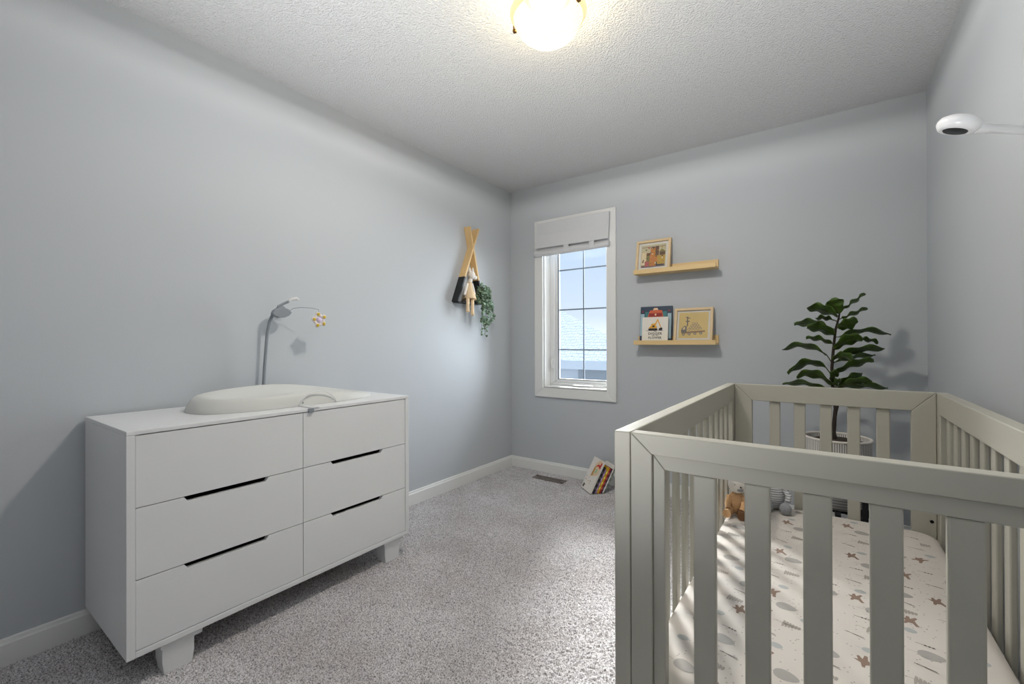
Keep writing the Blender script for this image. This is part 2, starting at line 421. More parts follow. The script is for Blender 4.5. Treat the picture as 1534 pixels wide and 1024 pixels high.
# changing pad
def changing_pad():
    cp = thing('changing_pad', 'pale grey contoured changing pad lying on top of the white dresser', 'changing pad', (.245, -2.13, DZ1))
    cx, cy, ax, ay = .253, -2.135, .183, .405
    n = 64; rings = 18
    def hgt(v):   # rim height along the pad (v = -1 left end .. 1 right end)
        return .060 + .006 * math.cos(v * 2.2) - .033 * max(0, (v + .1)) ** 1.5
    vs = []; fs = []
    def outline(th, s):
        c, sn = math.cos(th), math.sin(th)
        e = 2 / 2.7
        return (math.copysign(abs(c) ** e, c) * ax * s, math.copysign(abs(sn) ** e, sn) * ay * s)
    prof = [(1.0, 0.0), (1.0, .06), (.985, .35), (.95, .75), (.915, .96), (.88, 1.0), (.84, .97), (.76, .82), (.65, .62), (.5, .46), (.34, .40), (.17, .38), (0.02, .38)]
    for s, h in prof:
        for k in range(n):
            th = 2 * PI * k / n
            x, y = outline(th, s)
            y = y if s > .8 else y * (1 if s < .05 else 1)
            v = y / ay
            vs.append((cx + x, cy + y, DZ1 + .0008 + hgt(v / max(s, .3)) * h * (1 - .17 * x / ax)))
    for i in range(len(prof) - 1):
        for k in range(n): fs.append((i*n+k, i*n+(k+1) % n, (i+1)*n+(k+1) % n, (i+1)*n+k))
    fs.append(tuple(range(n - 1, -1, -1))); fs.append(tuple((len(prof)-1)*n + k for k in range(n)))
    MB().add(vs, fs).build('pad_body', M_pad, cp, smooth=True, angle=70)
    # arched safety strap
    pts = []
    for i in range(17):
        u = i / 16
        a = at(447 + 57 * u, 610 - 7 * u - 21 * math.sin(PI * u) ** .55, 0, .438)
        pts.append(a)
    mb = MB(); vs = []; fs = []
    for p in pts:
        vs += [(p.x - .003, p.y, p.z), (p.x + .004, p.y, p.z), (p.x + .004, p.y, p.z + .0025), (p.x - .003, p.y, p.z + .0025)]
    for i in range(len(pts) - 1):
        for k in range(4): fs.append((i*4+k, i*4+(k+1) % 4, (i+1)*4+(k+1) % 4, (i+1)*4+k))
    fs += [(3, 2, 1, 0), tuple(len(pts)*4 - 4 + k for k in range(4))]
    mb.add(vs, fs)
    sp = mb.build('safety_strap', M_plastic, cp)
    mb = MB(); a = at(449, 611, 0, .445); b2 = at(463, 610, 0, .47)
    mb.box(.43, .5275, a.y + .004, at(468, 610, 0, .47).y, DZ1 + .0008, DZ1 + .0035)
    mb.build('strap_tail', M_plastic, sp)
    a = at(461, 609, 0, .52); b2 = at(469, 609, 0, .52)
    MB().box(.5232, .5300, a.y, b2.y, DZ1 - .018, DZ1 + .0007).build('buckle', M_greyp, sp, bevel=.002)
    p = at(454, 603, 0, .445); MB().ell(p, (.003, .004, .004)).build('strap_rivet', M_greyp, sp, smooth=True)
changing_pad()

# baby mobile clamped behind the pad
mo = thing('baby_mobile', 'grey curved arm baby mobile with cloud and hanging flower behind the changing pad', 'mobile', (.05, -2.165, DZ1))
xs_ = lambda t: .055 + .10 * t
pole = [(.045, -2.166, DZ1 + .0005)]
for px, py, x in ((395, 578, .045), (396.5, 550, .046), (398.5, 525, .049), (400.5, 500, .054), (404, 482, .062), (409, 470, .072), (414, 464, .082)):
    pole.append(at(px, py, 0, x))
MB().tube(pole, .008, 12).build('pole', M_greyp, mo, smooth=True)
mb = MB(); mb.box(.02, .058, -2.19, -2.142, DZ1 + .0005, DZ1 + .03); mb.build('clamp', M_greyp, mo, bevel=.004)
# cloud: flat puffed disc facing the room
def cloud_pts():
    out = []
    spec = [(407, 469), (410, 464), (415, 461), (418, 457.5), (423, 457.5), (426, 461), (431, 463), (436, 468), (432, 472.5), (425, 475.5), (417, 476), (410, 473)]
    for px, py in spec:
        q = at(px, py, 0, .09); out.append((q.y, q.z))
    return out
MB().prism(cloud_pts(), 'x', .074, .104).build('cloud', M_greyp, mo, bevel=.004, seg=3)
up = [at(416, 459, 0, .10), at(423, 455.5, 0, .105), at(432, 451.5, 0, .115)]
MB().tube(up, [.006, .006, .007], 10).build('upper_arm', M_greyp, mo, smooth=True)
mb = MB(); a = at(433, 450.5, 0, .115); b_ = at(448, 448, 0, .125)
mb.tube([a, a.lerp(b_, .35) + Vector((0, 0, .007)), a.lerp(b_, .75) + Vector((0, 0, .006)), b_ + Vector((0, 0, -.004))], [.006, .008, .008, .003], 12)
mb.build('arm_cap', M_plastic, mo, smooth=True)
wr = [at(434, 465, 0, .09), at(440, 461.5, 0, .10), at(452, 460.3, 0, .12), at(466, 461.2, 0, .14), at(477, 463.5, 0, .155), at(478, 468, 0, .155)]
MB().tube(wr, .0016, 6).build('wire', M_greyp, mo, smooth=True)
M_yel = mat('yellow_felt', srgb(206, 180, 70), .9, .1); M_fl = mat('cream_felt', srgb(226, 216, 214), .9, .05); M_lil = mat('lilac_felt', srgb(214, 196, 224), .9, .05)
fc = at(478, 479, 0, .155)
fl = MB().ell(fc, (.012, .014, .014)).build('flower_toy', M_lil, mo, smooth=True)
for k in range(5):
    th = PI / 2 + 2 * PI * k / 5 + .25
    c = fc + Vector((.002, math.cos(th) * .030, math.sin(th) * .030))
    MB().ell(c, (.008, .0125, .0125), 12, 8).build('petal', M_fl, fl, smooth=True)
    MB().ell(c + Vector((.006, 0, 0)), (.006, .0085, .0085), 12, 8).build('petal_spot', M_yel, fl, smooth=True)
    th += PI / 5
    c = fc + Vector((0, math.cos(th) * .024, math.sin(th) * .024))
    MB().ell(c, (.006, .008, .008), 12, 8).build('petal', M_fl, fl, smooth=True)

# ------------------------------------------------------------------ wall shelf (crossed boards) on the left wall
ws = thing('wall_shelf', 'crossed pine board tepee shelf with black painted foot on the left wall', 'shelf', (0, -.63, 1.40))
D = .064; TH = .014
def board(p0, p1, x0, x1, zsplit):
    """slanted board between (y,z) p0 (foot) and p1 (head)"""
    a, b = Vector(p0), Vector(p1); d = (b - a).normalized(); nn = Vector((d.y, -d.x)) * (TH / 2)
    tt = (zsplit - a.y) / (b.y - a.y); m = a.lerp(b, tt)
    def pr(q0, q1):
        return MB().prism([(q0 - nn)[:], (q0 + nn)[:], (q1 + nn)[:], (q1 - nn)[:]], 'x', x0, x1)
    o = pr(m, b).build('board', M_pine, ws, bevel=.001)
    k = pr(a, m - d * .0002).build('black_end', M_black, o, bevel=.001)
    k['label'] = 'black painted lower end'
board((-.768, 1.407), (-.522, 1.998), .001, D, 1.60)
board((-.474, 1.407), (-.627, 1.998), .001, D - .002, 1.59)
MB().box(.001, D - .002, -.757, -.486, 1.400, 1.412).build('bottom_board', M_black, ws, bevel=.001)

# cloth doll sitting on the shelf
dl = thing('cloth_doll', 'cream cloth animal doll in a tan dress sitting on the tepee wall shelf', 'doll', (.045, -.66, 1.4125))
DXX = .05
def dp(px, py, x=DXX): return at(px, py, 0, x)
mb = MB()
hc = dp(706.5, 412)
mb.ell(hc, (.028, .031, .033)); q = dp(711, 415.5, .06); mb.ell(q, (.018, .024, .018))
mb.tube([dp(705, 418), dp(703, 426), dp(702, 440, .048)], [.016, .018, .03], 12)
mb.build('body', M_creamw, dl, smooth=True)
for px in (704, 708.5):
    mb = MB(); mb.tube([dp(px, 408), dp(px - .5, 403), dp(px, 400.5)], [.010, .009, .002], 8); mb.build('ear', M_creamw, dl, smooth=True)
mb = MB()
prof = []; a = dp(703, 423); b_ = dp(703, 448, .06)
mb.tube([a, a.lerp(b_, .3), a.lerp(b_, .6), b_], [.020, .028, .042, .056], 16)
mb.build('dress', M_cream, dl, smooth=True, angle=60)
for p0, p1 in (((700, 425), (696, 441)), ((707, 425), (711, 441))):
    mb = MB(); mb.tube([dp(*p0, .06), dp((p0[0] + p1[0]) / 2, 433, .085), dp(*p1, .09)], [.010, .010, .009], 10); mb.build('arm', M_creamw, dl, smooth=True)
for px, ex in ((700.5, 464), (707.5, 469)):
    mb = MB(); mb.tube([dp(px, 446, .07), dp(px + .3, 451, .088), dp(px + .3, 458, .09), dp(px + .2, ex, .09)], [.014, .013, .012, .013], 10)
    mb.ell(dp(px + .5, ex + 1.5, .095), (.017, .013, .011)); mb.build('leg', M_cream, dl, smooth=True)

# trailing plant hanging from the shelf
tp = thing('trailing_plant', 'trailing green string plant spilling from right end of the tepee wall shelf', 'plant', (.05, -.55, 1.4125))
mb = MB(); pc = (.036, -.553, 1.4125)
mb.lathe([(.018, 0), (.024, .002), (.029, .05), (.027, .05), (.022, .045), (.0, .043)], pc, 20); mb.build('pot', mat('small_grey_pot', srgb(90, 92, 92), .7), tp, smooth=True)
M_tleaf = mat('grey_green_leaf', srgb(122, 146, 120), .6, .45, 60); M_tstem = mat('green_stem', srgb(110, 112, 90), .8)
def disc_leaf(mb, c, n, r):
    n = n.normalized(); a = n.orthogonal().normalized(); b = n.cross(a)
    k = 10; vs = [c + n * (-r * .25)]; fs = []
    for j in range(k):
        th = 2 * PI * j / k
        vs.append(c + (a * math.cos(th) + b * math.sin(th)) * r)
    vs.append(c + n * (-r * .25 - .0012))
    for j in range(k):
        fs.append((0, 1 + j, 1 + (j + 1) % k)); fs.append((k + 1, 1 + (j + 1) % k, 1 + j))
    mb.add(vs, fs)
st_ = MB(); lf = MB(); rnd = random.Random(5)
strands = [((719, 428), (716, 455), .08), ((721, 426), (722, 470), .095), ((724, 428), (721, 503), .10), ((726, 429), (727, 503), .085), ((727, 430), (731, 490), .10),
           ((729, 432), (736, 485), .09), ((730, 434), (740, 478), .075), ((726, 430), (733, 470), .11), ((722, 430), (728, 462), .105), ((717, 430), (713, 452), .07), ((728, 434), (738, 462), .11), ((724, 430), (731, 455), .10)]
for (p0, p1, x) in strands:
    a = Vector((.05, -.553, 1.462)); b = at(p0[0], p0[1], 0, x); c = at(p1[0], p1[1], 0, x)
    pts = [a, a.lerp(b, .5) + Vector((0, 0, .02)), b] + [b.lerp(c, t) for t in (.33, .66, 1)]
    st_.tube(pts, .0012, 5)
    L = (c - b).length; k = max(5, int(L / .0135))
    for i in range(k):
        t = (i + .4) / k; q = b.lerp(c, t)
        low = q.z < 1.24
        nl = 1
        for s in range(nl):
            off = Vector((rnd.uniform(-.004, .02), rnd.uniform(-.012, .012), rnd.uniform(-.008, .008)))
            nrm = Vector((rnd.uniform(.3, 1), rnd.uniform(-.9, .5), rnd.uniform(-.4, .9)))
            disc_leaf(lf, q + off, nrm, rnd.uniform(.008, .0105) if low else rnd.uniform(.012, .0175))
st_.build('stems', M_tstem, tp); lf.build('leaves', M_tleaf, tp, smooth=True, angle=180)

# ------------------------------------------------------------------ picture ledges on the back wall
def ledge(z0, label):
    t = thing('picture_ledge', label, 'shelf', (1.44, -.05, z0), 'pale pine picture ledges on the back wall')
    x0, x1 = 1.1655, 1.7135
    MB().box(x0, x1, -.100, -.014, z0, z0 + .012).build('shelf_board', M_ledge, t, bevel=.001)
    MB().box(x0, x1, -.112, -.1002, z0, z0 + .031).build('front_lip', M_ledge, t, bevel=.001)
    MB().box(x0, x1, -.0138, -.0005, z0, z0 + .065).build('back_rail', M_ledge, t, bevel=.001)
ledge(1.586, 'upper of two pale pine picture ledges, carrying the framed town print')
ledge(1.079, 'lower of two pale pine picture ledges, carrying two books and a picture with a painted gold reflection')

def lean(x, z, w, h, yb, yt):
    """local frame of a flat thing leaning on the wall: x right, y up along the face, z out of the face"""
    tilt = math.atan2(yt - yb, h)
    X = Vector((1, 0, 0)); Y = Vector((0, math.sin(tilt), math.cos(tilt))); Z = X.cross(Y)
    return Matrix(((X.x, Y.x, Z.x, x), (X.y, Y.y, Z.y, yb), (X.z, Y.z, Z.z, z), (0, 0, 0, 1)))
def fr_ring(mb, w, h, t, z0, z1):
    mb.prism([(0, h), (w, h), (w - t, h - t), (t, h - t)], 'z', z0, z1); mb.prism([(0, 0), (t, t), (w - t, t), (w, 0)], 'z', z0, z1)
    mb.prism([(0, 0), (0, h), (t, h - t), (t, t)], 'z', z0, z1); mb.prism([(w, 0), (w - t, t), (w - t, h - t), (w, h)], 'z', z0, z1)
M_frame = mat('limed_wood_frame', srgb(214, 188, 146), .5, .1, 20, stretch=(.3, .3, 1))
M_mat = mat('white_card', srgb(226, 224, 218), .8)
def pglass():
    m = bpy.data.materials.new('picture_glass'); m.use_nodes = True
    n = m.node_tree.nodes; l = m.node_tree.links; n.remove(n['Principled BSDF'])
    a = n.new('ShaderNodeBsdfTransparent'); b = n.new('ShaderNodeBsdfGlossy'); b.inputs['Roughness'].default_value = .03
    f = n.new('ShaderNodeFresnel'); f.inputs['IOR'].default_value = 1.5; x = n.new('ShaderNodeMixShader')
    l.new(f.outputs[0], x.inputs[0]); l.new(a.outputs[0], x.inputs[1]); l.new(b.outputs[0], x.inputs[2]); l.new(x.outputs[0], n['Material Output'].inputs['Surface'])
    return m
M_pglass = pglass()
def framed(x, z, w, h, yb, yt, label, fmat, rim, draw, pmats):
    t = thing('framed_picture', label, 'picture', (x + w / 2, yb, z), 'framed pictures on the ledges')
    Mx = lean(x, z, w, h, yb, yt)
    mb = MB(); mb.M = Mx; fr_ring(mb, w, h, .017, -.028, 0); mb.build('frame', fmat, t, bevel=.001)
    mb = MB(); mb.M = Mx; mb.box(.015, w - .015, .015, h - .015, -.02, -.014); mb.build('mat_board', M_mat, t)
    mb = MB(); mb.M = Mx; mb.box(rim, w - rim, rim, h - rim, -.0138, -.0128); mb.mi = 1; draw(mb, w, h)
    mb.build('print', pmats, t)
    mb = MB(); mb.M = Mx; mb.box(.0155, w - .0155, .0155, h - .0155, -.0078, -.0062); mb.build('glass', M_pglass, t)
cols = [mat('print_paper', srgb(206, 196, 160), .8, .1, 18), mat('print_orange', srgb(206, 132, 60), .8), mat('print_brown', srgb(104, 74, 52), .8), mat('print_ochre', srgb(196, 160, 64), .8),
        mat('print_dark', srgb(62, 66, 74), .8), mat('print_rose', srgb(190, 104, 100), .8), mat('print_cream', srgb(230, 214, 176), .8), mat('print_olive', srgb(134, 126, 66), .8), mat('print_mauve', srgb(120, 100, 104), .8)]
def draw_town(mb, w, h):
    r = random.Random(11); z = -.0127
    def R_(x0, x1, y0, y1, m, dz): mb.mi = m; mb.box(x0*w, x1*w, y0*h, y1*h, z, z + dz)
    R_(.16, .84, .145, .22, 8, .0003)
    for (x0, x1, y0, y1, m) in ((.20, .40, .20, .52, 7), (.40, .62, .18, .56, 1), (.62, .84, .22, .50, 3), (.16, .30, .22, .62, 6), (.42, .56, .56, .74, 1), (.56, .66, .50, .80, 2), (.68, .84, .50, .60, 2), (.30, .42, .52, .60, 2), (.26, .38, .18, .34, 5), (.58, .80, .18, .30, 4), (.44, .56, .22, .40, 3), (.16, .84, .78, .795, 8)):
        R_(x0, x1, y0, y1, m, .0004 + r.random() * .0006)
    mb.mi = 7; mb.prism([(.66*w, .60*h), (.86*w, .60*h), (.74*w, .70*h)], 'z', z, z + .0012)
    mb.mi = 2; mb.prism([(.40*w, .74*h), (.58*w, .74*h), (.49*w, .80*h)], 'z', z, z + .0012)
    for i in range(46):
        x = r.uniform(.17, .80); y = r.uniform(.2, .74); s = r.uniform(.014, .045)
        R_(x, x + s, y, y + s * r.uniform(.5, 1.5), r.choice([1, 2, 3, 4, 5, 6, 6, 7]), .0014 + r.random() * .0008)
framed(1.166, 1.6045, .246, .237, -.080, -.034, 'framed print of a busy town in many colours, on the upper pine ledge', M_frame, .034, draw_town, cols)
cols2 = [mat('reflection_gold_paper', srgb(222, 194, 118), .8, .12, 8), mat('truck_grey', srgb(112, 100, 92), .8), mat('truck_brown', srgb(150, 112, 70), .8), mat('truck_cream', srgb(222, 204, 150), .8)]  # gold of the paper paints in the warm lamp's reflection on the glass
def draw_truck(mb, w, h):
    z = -.0127
    def P(pts, m, dz): mb.mi = m; mb.prism([(a*w, b*h) for a, b in pts], 'z', z, z + dz)
    P([(.20, .25), (.80, .30), (.80, .345), (.20, .31)], 2, .0004)                     # flat bed
    P([(.19, .28), (.33, .29), (.33, .47), (.27, .49), (.21, .42), (.18, .36)], 1, .0006)     # cab
    P([(.22, .37), (.29, .38), (.29, .45), (.26, .46)], 3, .0009)
    for r_ in range(4):                                                                  # stacked load
        for c_ in range(5 - r_):
            x, y = .39 + .075 * c_ + .036 * r_, .375 + .058 * r_ + .006 * c_
            P([(x + .034 * math.cos(2*PI*k/10), y + .030 * math.sin(2*PI*k/10)) for k in range(10)], 2, .0006)
            P([(x + .022 * math.cos(2*PI*k/10), y + .019 * math.sin(2*PI*k/10)) for k in range(10)], 3, .0009)
    P([(.33, .47), (.36, .47), (.36, .76), (.33, .76)], 1, .0005); P([(.30, .72), (.42, .69), (.42, .71), (.30, .75)], 1, .0007); P([(.30, .60), (.40, .60), (.40, .63), (.30, .63)], 1, .0007)
    for cx in (.25, .40, .55, .70):
        y0 = .235 + .07 * (cx - .25)
        P([(cx + .038 * math.cos(2*PI*k/14), y0 + .038 * math.sin(2*PI*k/14)) for k in range(14)], 1, .001)
        P([(cx + .016 * math.cos(2*PI*k/10), y0 + .016 * math.sin(2*PI*k/10)) for k in range(10)], 3, .0013)
framed(1.436, 1.0975, .250, .240, -.082, -.034, 'framed picture of a loaded truck with the lamp reflection painted gold, at right on the lower pine ledge', M_frame, .030, draw_truck, cols2)

# two books facing out on the lower ledge
b1 = thing('picture_book', 'tall dark blue book with an orange building on its cover, on the lower ledge', 'book', (1.31, -.05, 1.092), 'books facing out on the lower ledge')
M_pages = mat('book_pages', srgb(224, 216, 200), .9)
Mx = lean(1.188, 1.0945, .226, .262, -.050, -.018)
mb = MB(); mb.M = Mx; mb.box(.002, .224, .002, .261, -.010, -.002); mb.build('pages', M_pages, b1)
cm = [mat('cover_navy', srgb(44, 62, 82), .4), mat('cover_orange', srgb(204, 92, 52), .4), mat('cover_teal', srgb(58, 118, 122), .4), mat('cover_pale', srgb(164, 190, 200), .4), mat('cover_red', srgb(150, 40, 34), .4), mat('cover_peach', srgb(226, 190, 150), .4)]
mb = MB(); mb.M = Mx
mb.box(0, .226, 0, .263, -.0019, 0)
mb.box(0, .226, 0, .263, -.012, -.0101)
mb.mi = 2; mb.box(.035, .19, .0, .225, .0001, .0006); mb.mi = 0; mb.box(.06, .16, .235, .25, .0001, .0008)
mb.mi = 1; mb.prism([(.055, .10), (.165, .10), (.165, .195), (.155, .235), (.07, .235), (.055, .195)], 'z', .0001, .001)
mb.mi = 4; mb.box(.063, .157, .188, .214, .0001, .0014); mb.mi = 5; mb.box(.105, .116, .196, .21, .0001, .0018)
mb.box(.055, .165, .176, .182, .0001, .0014); mb.prism([(.09, .236), (.13, .236), (.122, .252), (.098, .252)], 'z', .0001, .001)
mb.mi = 3; mb.box(.002, .03, .05, .21, .0001, .0008); mb.box(.196, .222, .03, .21, .0001, .0008)
mb.mi = 4; mb.box(.012, .022, .222, .232, .0001, .001); mb.box(.20, .21, .224, .234, .0001, .001)
mb.mi = 0; mb.box(.19, .2, .02, .12, .0001, .001)
mb.build('cover', cm, b1)
b2 = thing('picture_book', 'small white book with a yellow digger on its cover, on the lower ledge', 'book', (1.307, -.07, 1.092), 'books facing out on the lower ledge')
Mx = lean(1.213, 1.0935, .184, .185, -.077, -.055)
mb = MB(); mb.M = Mx; mb.box(.002, .182, .002, .183, -.008, -.002); mb.build('pages', M_pages, b2)
cm2 = [mat('cover_offwhite', srgb(226, 220, 210), .45), mat('digger_yellow', srgb(222, 164, 52), .45), mat('digger_black', srgb(34, 32, 32), .45), mat('cover_cream', srgb(232, 226, 212), .45)]
mb = MB(); mb.M = Mx; mb.box(0, .184, 0, .185, -.0019, 0); mb.box(0, .184, 0, .185, -.0099, -.0081)
mb.mi = 3; mb.box(.004, .18, .002, .083, .0001, .0003)
mb.mi = 2; mb.box(.03, .15, .086, .0885, .0001, .0008)
mb.prism([(.048, .089), (.108, .089), (.112, .097), (.106, .103), (.05, .103), (.044, .097)], 'z', .0001, .0012)
mb.prism([(.122, .089), (.142, .089), (.146, .102), (.138, .110), (.124, .104), (.118, .094)], 'z', .0001, .0012)
mb.mi = 1; mb.prism([(.05, .104), (.106, .104), (.106, .118), (.098, .122), (.092, .140), (.066, .134), (.062, .118), (.05, .112)], 'z', .0001, .0014)
mb.prism([(.088, .128), (.108, .168), (.114, .164), (.098, .126)], 'z', .0001, .0016); mb.prism([(.106, .168), (.112, .170), (.136, .112), (.130, .110)], 'z', .0001, .0017)
mb.mi = 2; mb.box(.074, .09, .112, .124, .0001, .0018)
cv = mb.build('cover', cm2, b2)
mb = MB()
for txt, y, s in (('DIGGER', .0575, .0250), ('AND THE', .0475, .0095), ('FLOWER', .0285, .0220)):
    mb.M = Mx @ Matrix.Translation((.094, y, .0008)); text_mesh(mb, txt, s, .0004, True, 1.12)
mb.M = Mx @ Matrix.Translation((.094, .0785, .0008)); text_mesh(mb, 'THE', .0095, .0004, True, 1.12)
mb.build('lettering', cm2[2], cv)

# ------------------------------------------------------------------ floor vent
fv = thing('floor_vent', 'narrow brown metal floor register in carpet below the window', 'vent', (.49, -.155, .004))
M_vent = mat('bronze_register', srgb(128, 120, 116), .5, .1, 40); 
vx0, vx1, vy0, vy1 = .352, .628, -.205, -.128
mb = MB()
mb.box(vx0, vx1, vy0, vy0 + .012, .003, .009); mb.box(vx0, vx1, vy1 - .012, vy1, .003, .009)
mb.box(vx0, vx0 + .014, vy0, vy1, .003, .009); mb.box(vx1 - .014, vx1, vy0, vy1, .003, .009)
mb.build('frame', M_vent, fv, bevel=.001)
MB().box(vx0 + .01, vx1 - .01, vy0 + .01, vy1 - .01, .002, .004).build('duct', M_blackg, fv)
mb = MB()
for i in range(18):
    x = vx0 + .02 + i * .0138; mb.box(x, x + .0045, vy0 + .011, vy1 - .011, .004, .0078)
mb.box(vx0 + .013, vx1 - .013, -.169, -.165, .004, .008)
mb.build('louvres', M_vent, fv)

# ------------------------------------------------------------------ books leaning on the floor
BG = 'picture books leaning in a row on the carpet'
s_ = Vector((.66, .751, 0)).normalized(); u_ = Vector((-.751, .66, 0)).normalized()
th = math.radians(27)
hdir = Vector((0, 0, 1)) * math.cos(th) + s_ * math.sin(th); tdir = s_ * math.cos(th) - Vector((0, 0, 1)) * math.sin(th)
pos = 0.0; org = Vector((.905, -.305, .002))
shelf_books = [
    (.014, .248, .165, (228, 222, 214), 'white picture book with a red creature on its cover, leftmost of the leaning floor books', 'art'),
    (.020, .205, .150, (34, 34, 40), 'black spined book leaning behind the white picture book on the carpet', None),
    (.012, .185, .150, (150, 120, 164), 'purple spined book between black and yellow books leaning on the carpet', None),
    (.018, .200, .150, (214, 172, 44), 'yellow spined book in the leaning row on the carpet', None),
    (.012, .195, .145, (176, 42, 40), 'red spined book beside the yellow one leaning on the carpet', None),
    (.012, .190, .140, (70, 40, 56), 'dark maroon spined book after the red one leaning on the carpet', None),
    (.010, .215, .140, (226, 222, 218), 'thin white spined book at the crib end of the leaning floor books', None),
    (.012, .205, .130, (96, 108, 100), 'grey green spined book last in the leaning row nearest the crib', None)]
for T, Hh, Dp, c, lab, art in shelf_books:
    a = T * math.sin(th) / math.cos(th)
    o = org + s_ * (pos / math.cos(th)) + hdir * a
    Mx = Matrix(((u_.x, hdir.x, tdir.x, o.x), (u_.y, hdir.y, tdir.y, o.y), (u_.z, hdir.z, tdir.z, o.z), (0, 0, 0, 1)))
    t = thing('picture_book', lab, 'book', tuple(o), BG)
    mc = mat('book_cover', srgb(*c), .45, .06, 40)
    mb = MB(); mb.M = Mx; mb.box(.002, Dp - .003, .003, Hh - .003, .0016, T - .0016); mb.build('pages', M_pages, t)
    mb = MB(); mb.M = Mx
    mb.box(0, Dp, 0, Hh, .0001, .0015); mb.box(0, Dp, 0, Hh, T - .0015, T - .0001); mb.box(0, .0019, 0, Hh, .0015, T - .0015)
    mats = [mc]
    if art:
        mats = [mc, mat('art_red', srgb(196, 36, 32), .45), mat('art_gold', srgb(186, 138, 70), .45), mat('art_tan', srgb(224, 198, 160), .45), mat('art_dark', srgb(70, 66, 70), .45), mat('art_green', srgb(150, 196, 160), .45)]
        def P(pts, m, dz): mb.mi = m; mb.prism([(Dp - a*Dp, b*Hh) for a, b in pts], 'z', -dz, 0)
        P([(.36, .42), (.95, .55), (.98, .97), (.70, .99), (.46, .86)], 3, .0004)
        P([(.54, .74), (.70, .80), (.96, .74), (.97, .92), (.88, .94), (.84, .84), (.70, .86), (.58, .80)], 1, .001)
        P([(.40, .46), (.55, .48), (.56, .70), (.48, .80), (.42, .66)], 2, .0008)
        P([(.62, .58), (.78, .60), (.76, .72), (.64, .70)], 5, .0008)
        P([(.08, .05), (.22, .04), (.24, .14), (.12, .17)], 4, .0008)
        for k in range(14):
            x, y = random.uniform(.05, .9), random.uniform(.08, .42); P([(x, y), (x + .05, y + .01), (x + .04, y + .035)], random.choice([2, 4, 3]), .0007)
    else:
        mats = [mc, mat('spine_label', srgb(min(255, c[0] + 70), min(255, c[1] + 70), min(255, c[2] + 60)), .5)]
        mb.mi = 1
        for k in range(4):
            y0 = Hh * (.15 + .2 * k); mb.box(-.0004, 0, y0, y0 + Hh * .09, T * .25, T * .75)
    mb.build('cover', mats, t)
    pos += T

# ------------------------------------------------------------------ crib
CX0, CX1, CY0, CY1, CZ = 1.9078, 2.672, -2.2815, -.8825, .9004
cr = thing('crib', 'greige painted wooden crib with flat slats along the right wall', 'crib', ((CX0 + CX1) / 2, (CY0 + CY1) / 2, 0))
PT = .036                     # side panel thickness
ZB = .13
def end_panel(yf, yb, front, off):
    """mitred end frame between the sides; yf is its face towards the camera, yb the other"""
    x0, x1 = CX0 + PT + .0012, CX1 - PT - .0012
    mb = MB()
    o = (x0, x1, ZB, CZ); m_ = (x0 + .046, x1 - .046, ZB + .046, CZ - .042); i_ = (x0 + .071, x1 - .071, ZB + .071, CZ - .073)
    if front:
        ring(mb, o, m_, yf, yb, .0007); ring(mb, (m_[0], m_[1], m_[2], m_[3]), i_, yf + .007, yb, .0005)
    else:
        ring(mb, o, i_, yf, yb, .0007)
    pn = mb.build('end_panel', M_crib, cr, bevel=.0022, seg=3)
    ymid = (yf + yb) / 2
    for k in range(5):
        xc = off[0] + off[1] * k
        mb = MB(); mb.box(xc - .0213, xc + .0213, ymid - .008, ymid + .008, i_[2] - .0005, i_[3] + .0005)
        mb.build('slat', M_crib, pn, bevel=.004, seg=3)
end_panel(CY0, CY0 + .034, True, (2.0925, .0925))
end_panel(CY1 - .034, CY1, False, (2.1056, .0938))
def side_panel(x0, x1):
    mb = MB(); rb = .1
    mb.prism([(CY0, 0), (CY0, CZ), (CY1, CZ), (CY1, 0), (CY1 - .085, 0), (CY1 - .085, CZ - .079), (CY0 + .07, CZ - .079), (CY0 + .07, 0)], 'x', x0, x1)
    mb.box(x0, x1, CY0 + .0705, CY1 - .0855, .20, .275)       # bottom rail
    pn = mb.build('side_panel', M_crib, cr, bevel=.003, seg=3)
    xm = (x0 + x1) / 2
    n_ = 12; ys = CY0 + .07; ye = CY1 - .085; pitch = (ye - ys - .0) / (n_ + .0)
    for k in range(n_):
        yc = ye - (k + .55) * pitch
        MB().box(xm - .007, xm + .007, yc - .02, yc + .02, .2745, CZ - .0785).build('slat', M_crib, pn, bevel=.004, seg=3)
    return pn
pL = side_panel(CX0, CX0 + PT); pR = side_panel(CX1 - PT, CX1)
# bolt holes
p = at(996, 737, 0, CX0 + PT)
mb = MB(); mb.M = Matrix.Translation((CX0 + PT + .0004, CY0 + .052, .775)) @ Matrix.Rotation(PI / 2, 4, 'Y'); mb.lathe([(.0, 0), (.007, 0), (.007, .001), (.0, .001)], n=16); mb.build('bolt', M_blackg, pL)
mb = MB(); q = at(1396, 781, 1, CY1 - .0345); mb.M = Matrix.Translation((q.x, CY1 - .0345, q.z)) @ Matrix.Rotation(PI / 2, 4, 'X'); mb.lathe([(.0, 0), (.006, 0), (.006, .001), (.0, .001)], n=16); mb.build('bolt', M_blackg, cr)
MB().box(CX0 + PT + .002, CX1 - PT - .002, CY0 + .036, CY1 - .036, .215, .24).build('mattress_support', M_crib, cr)

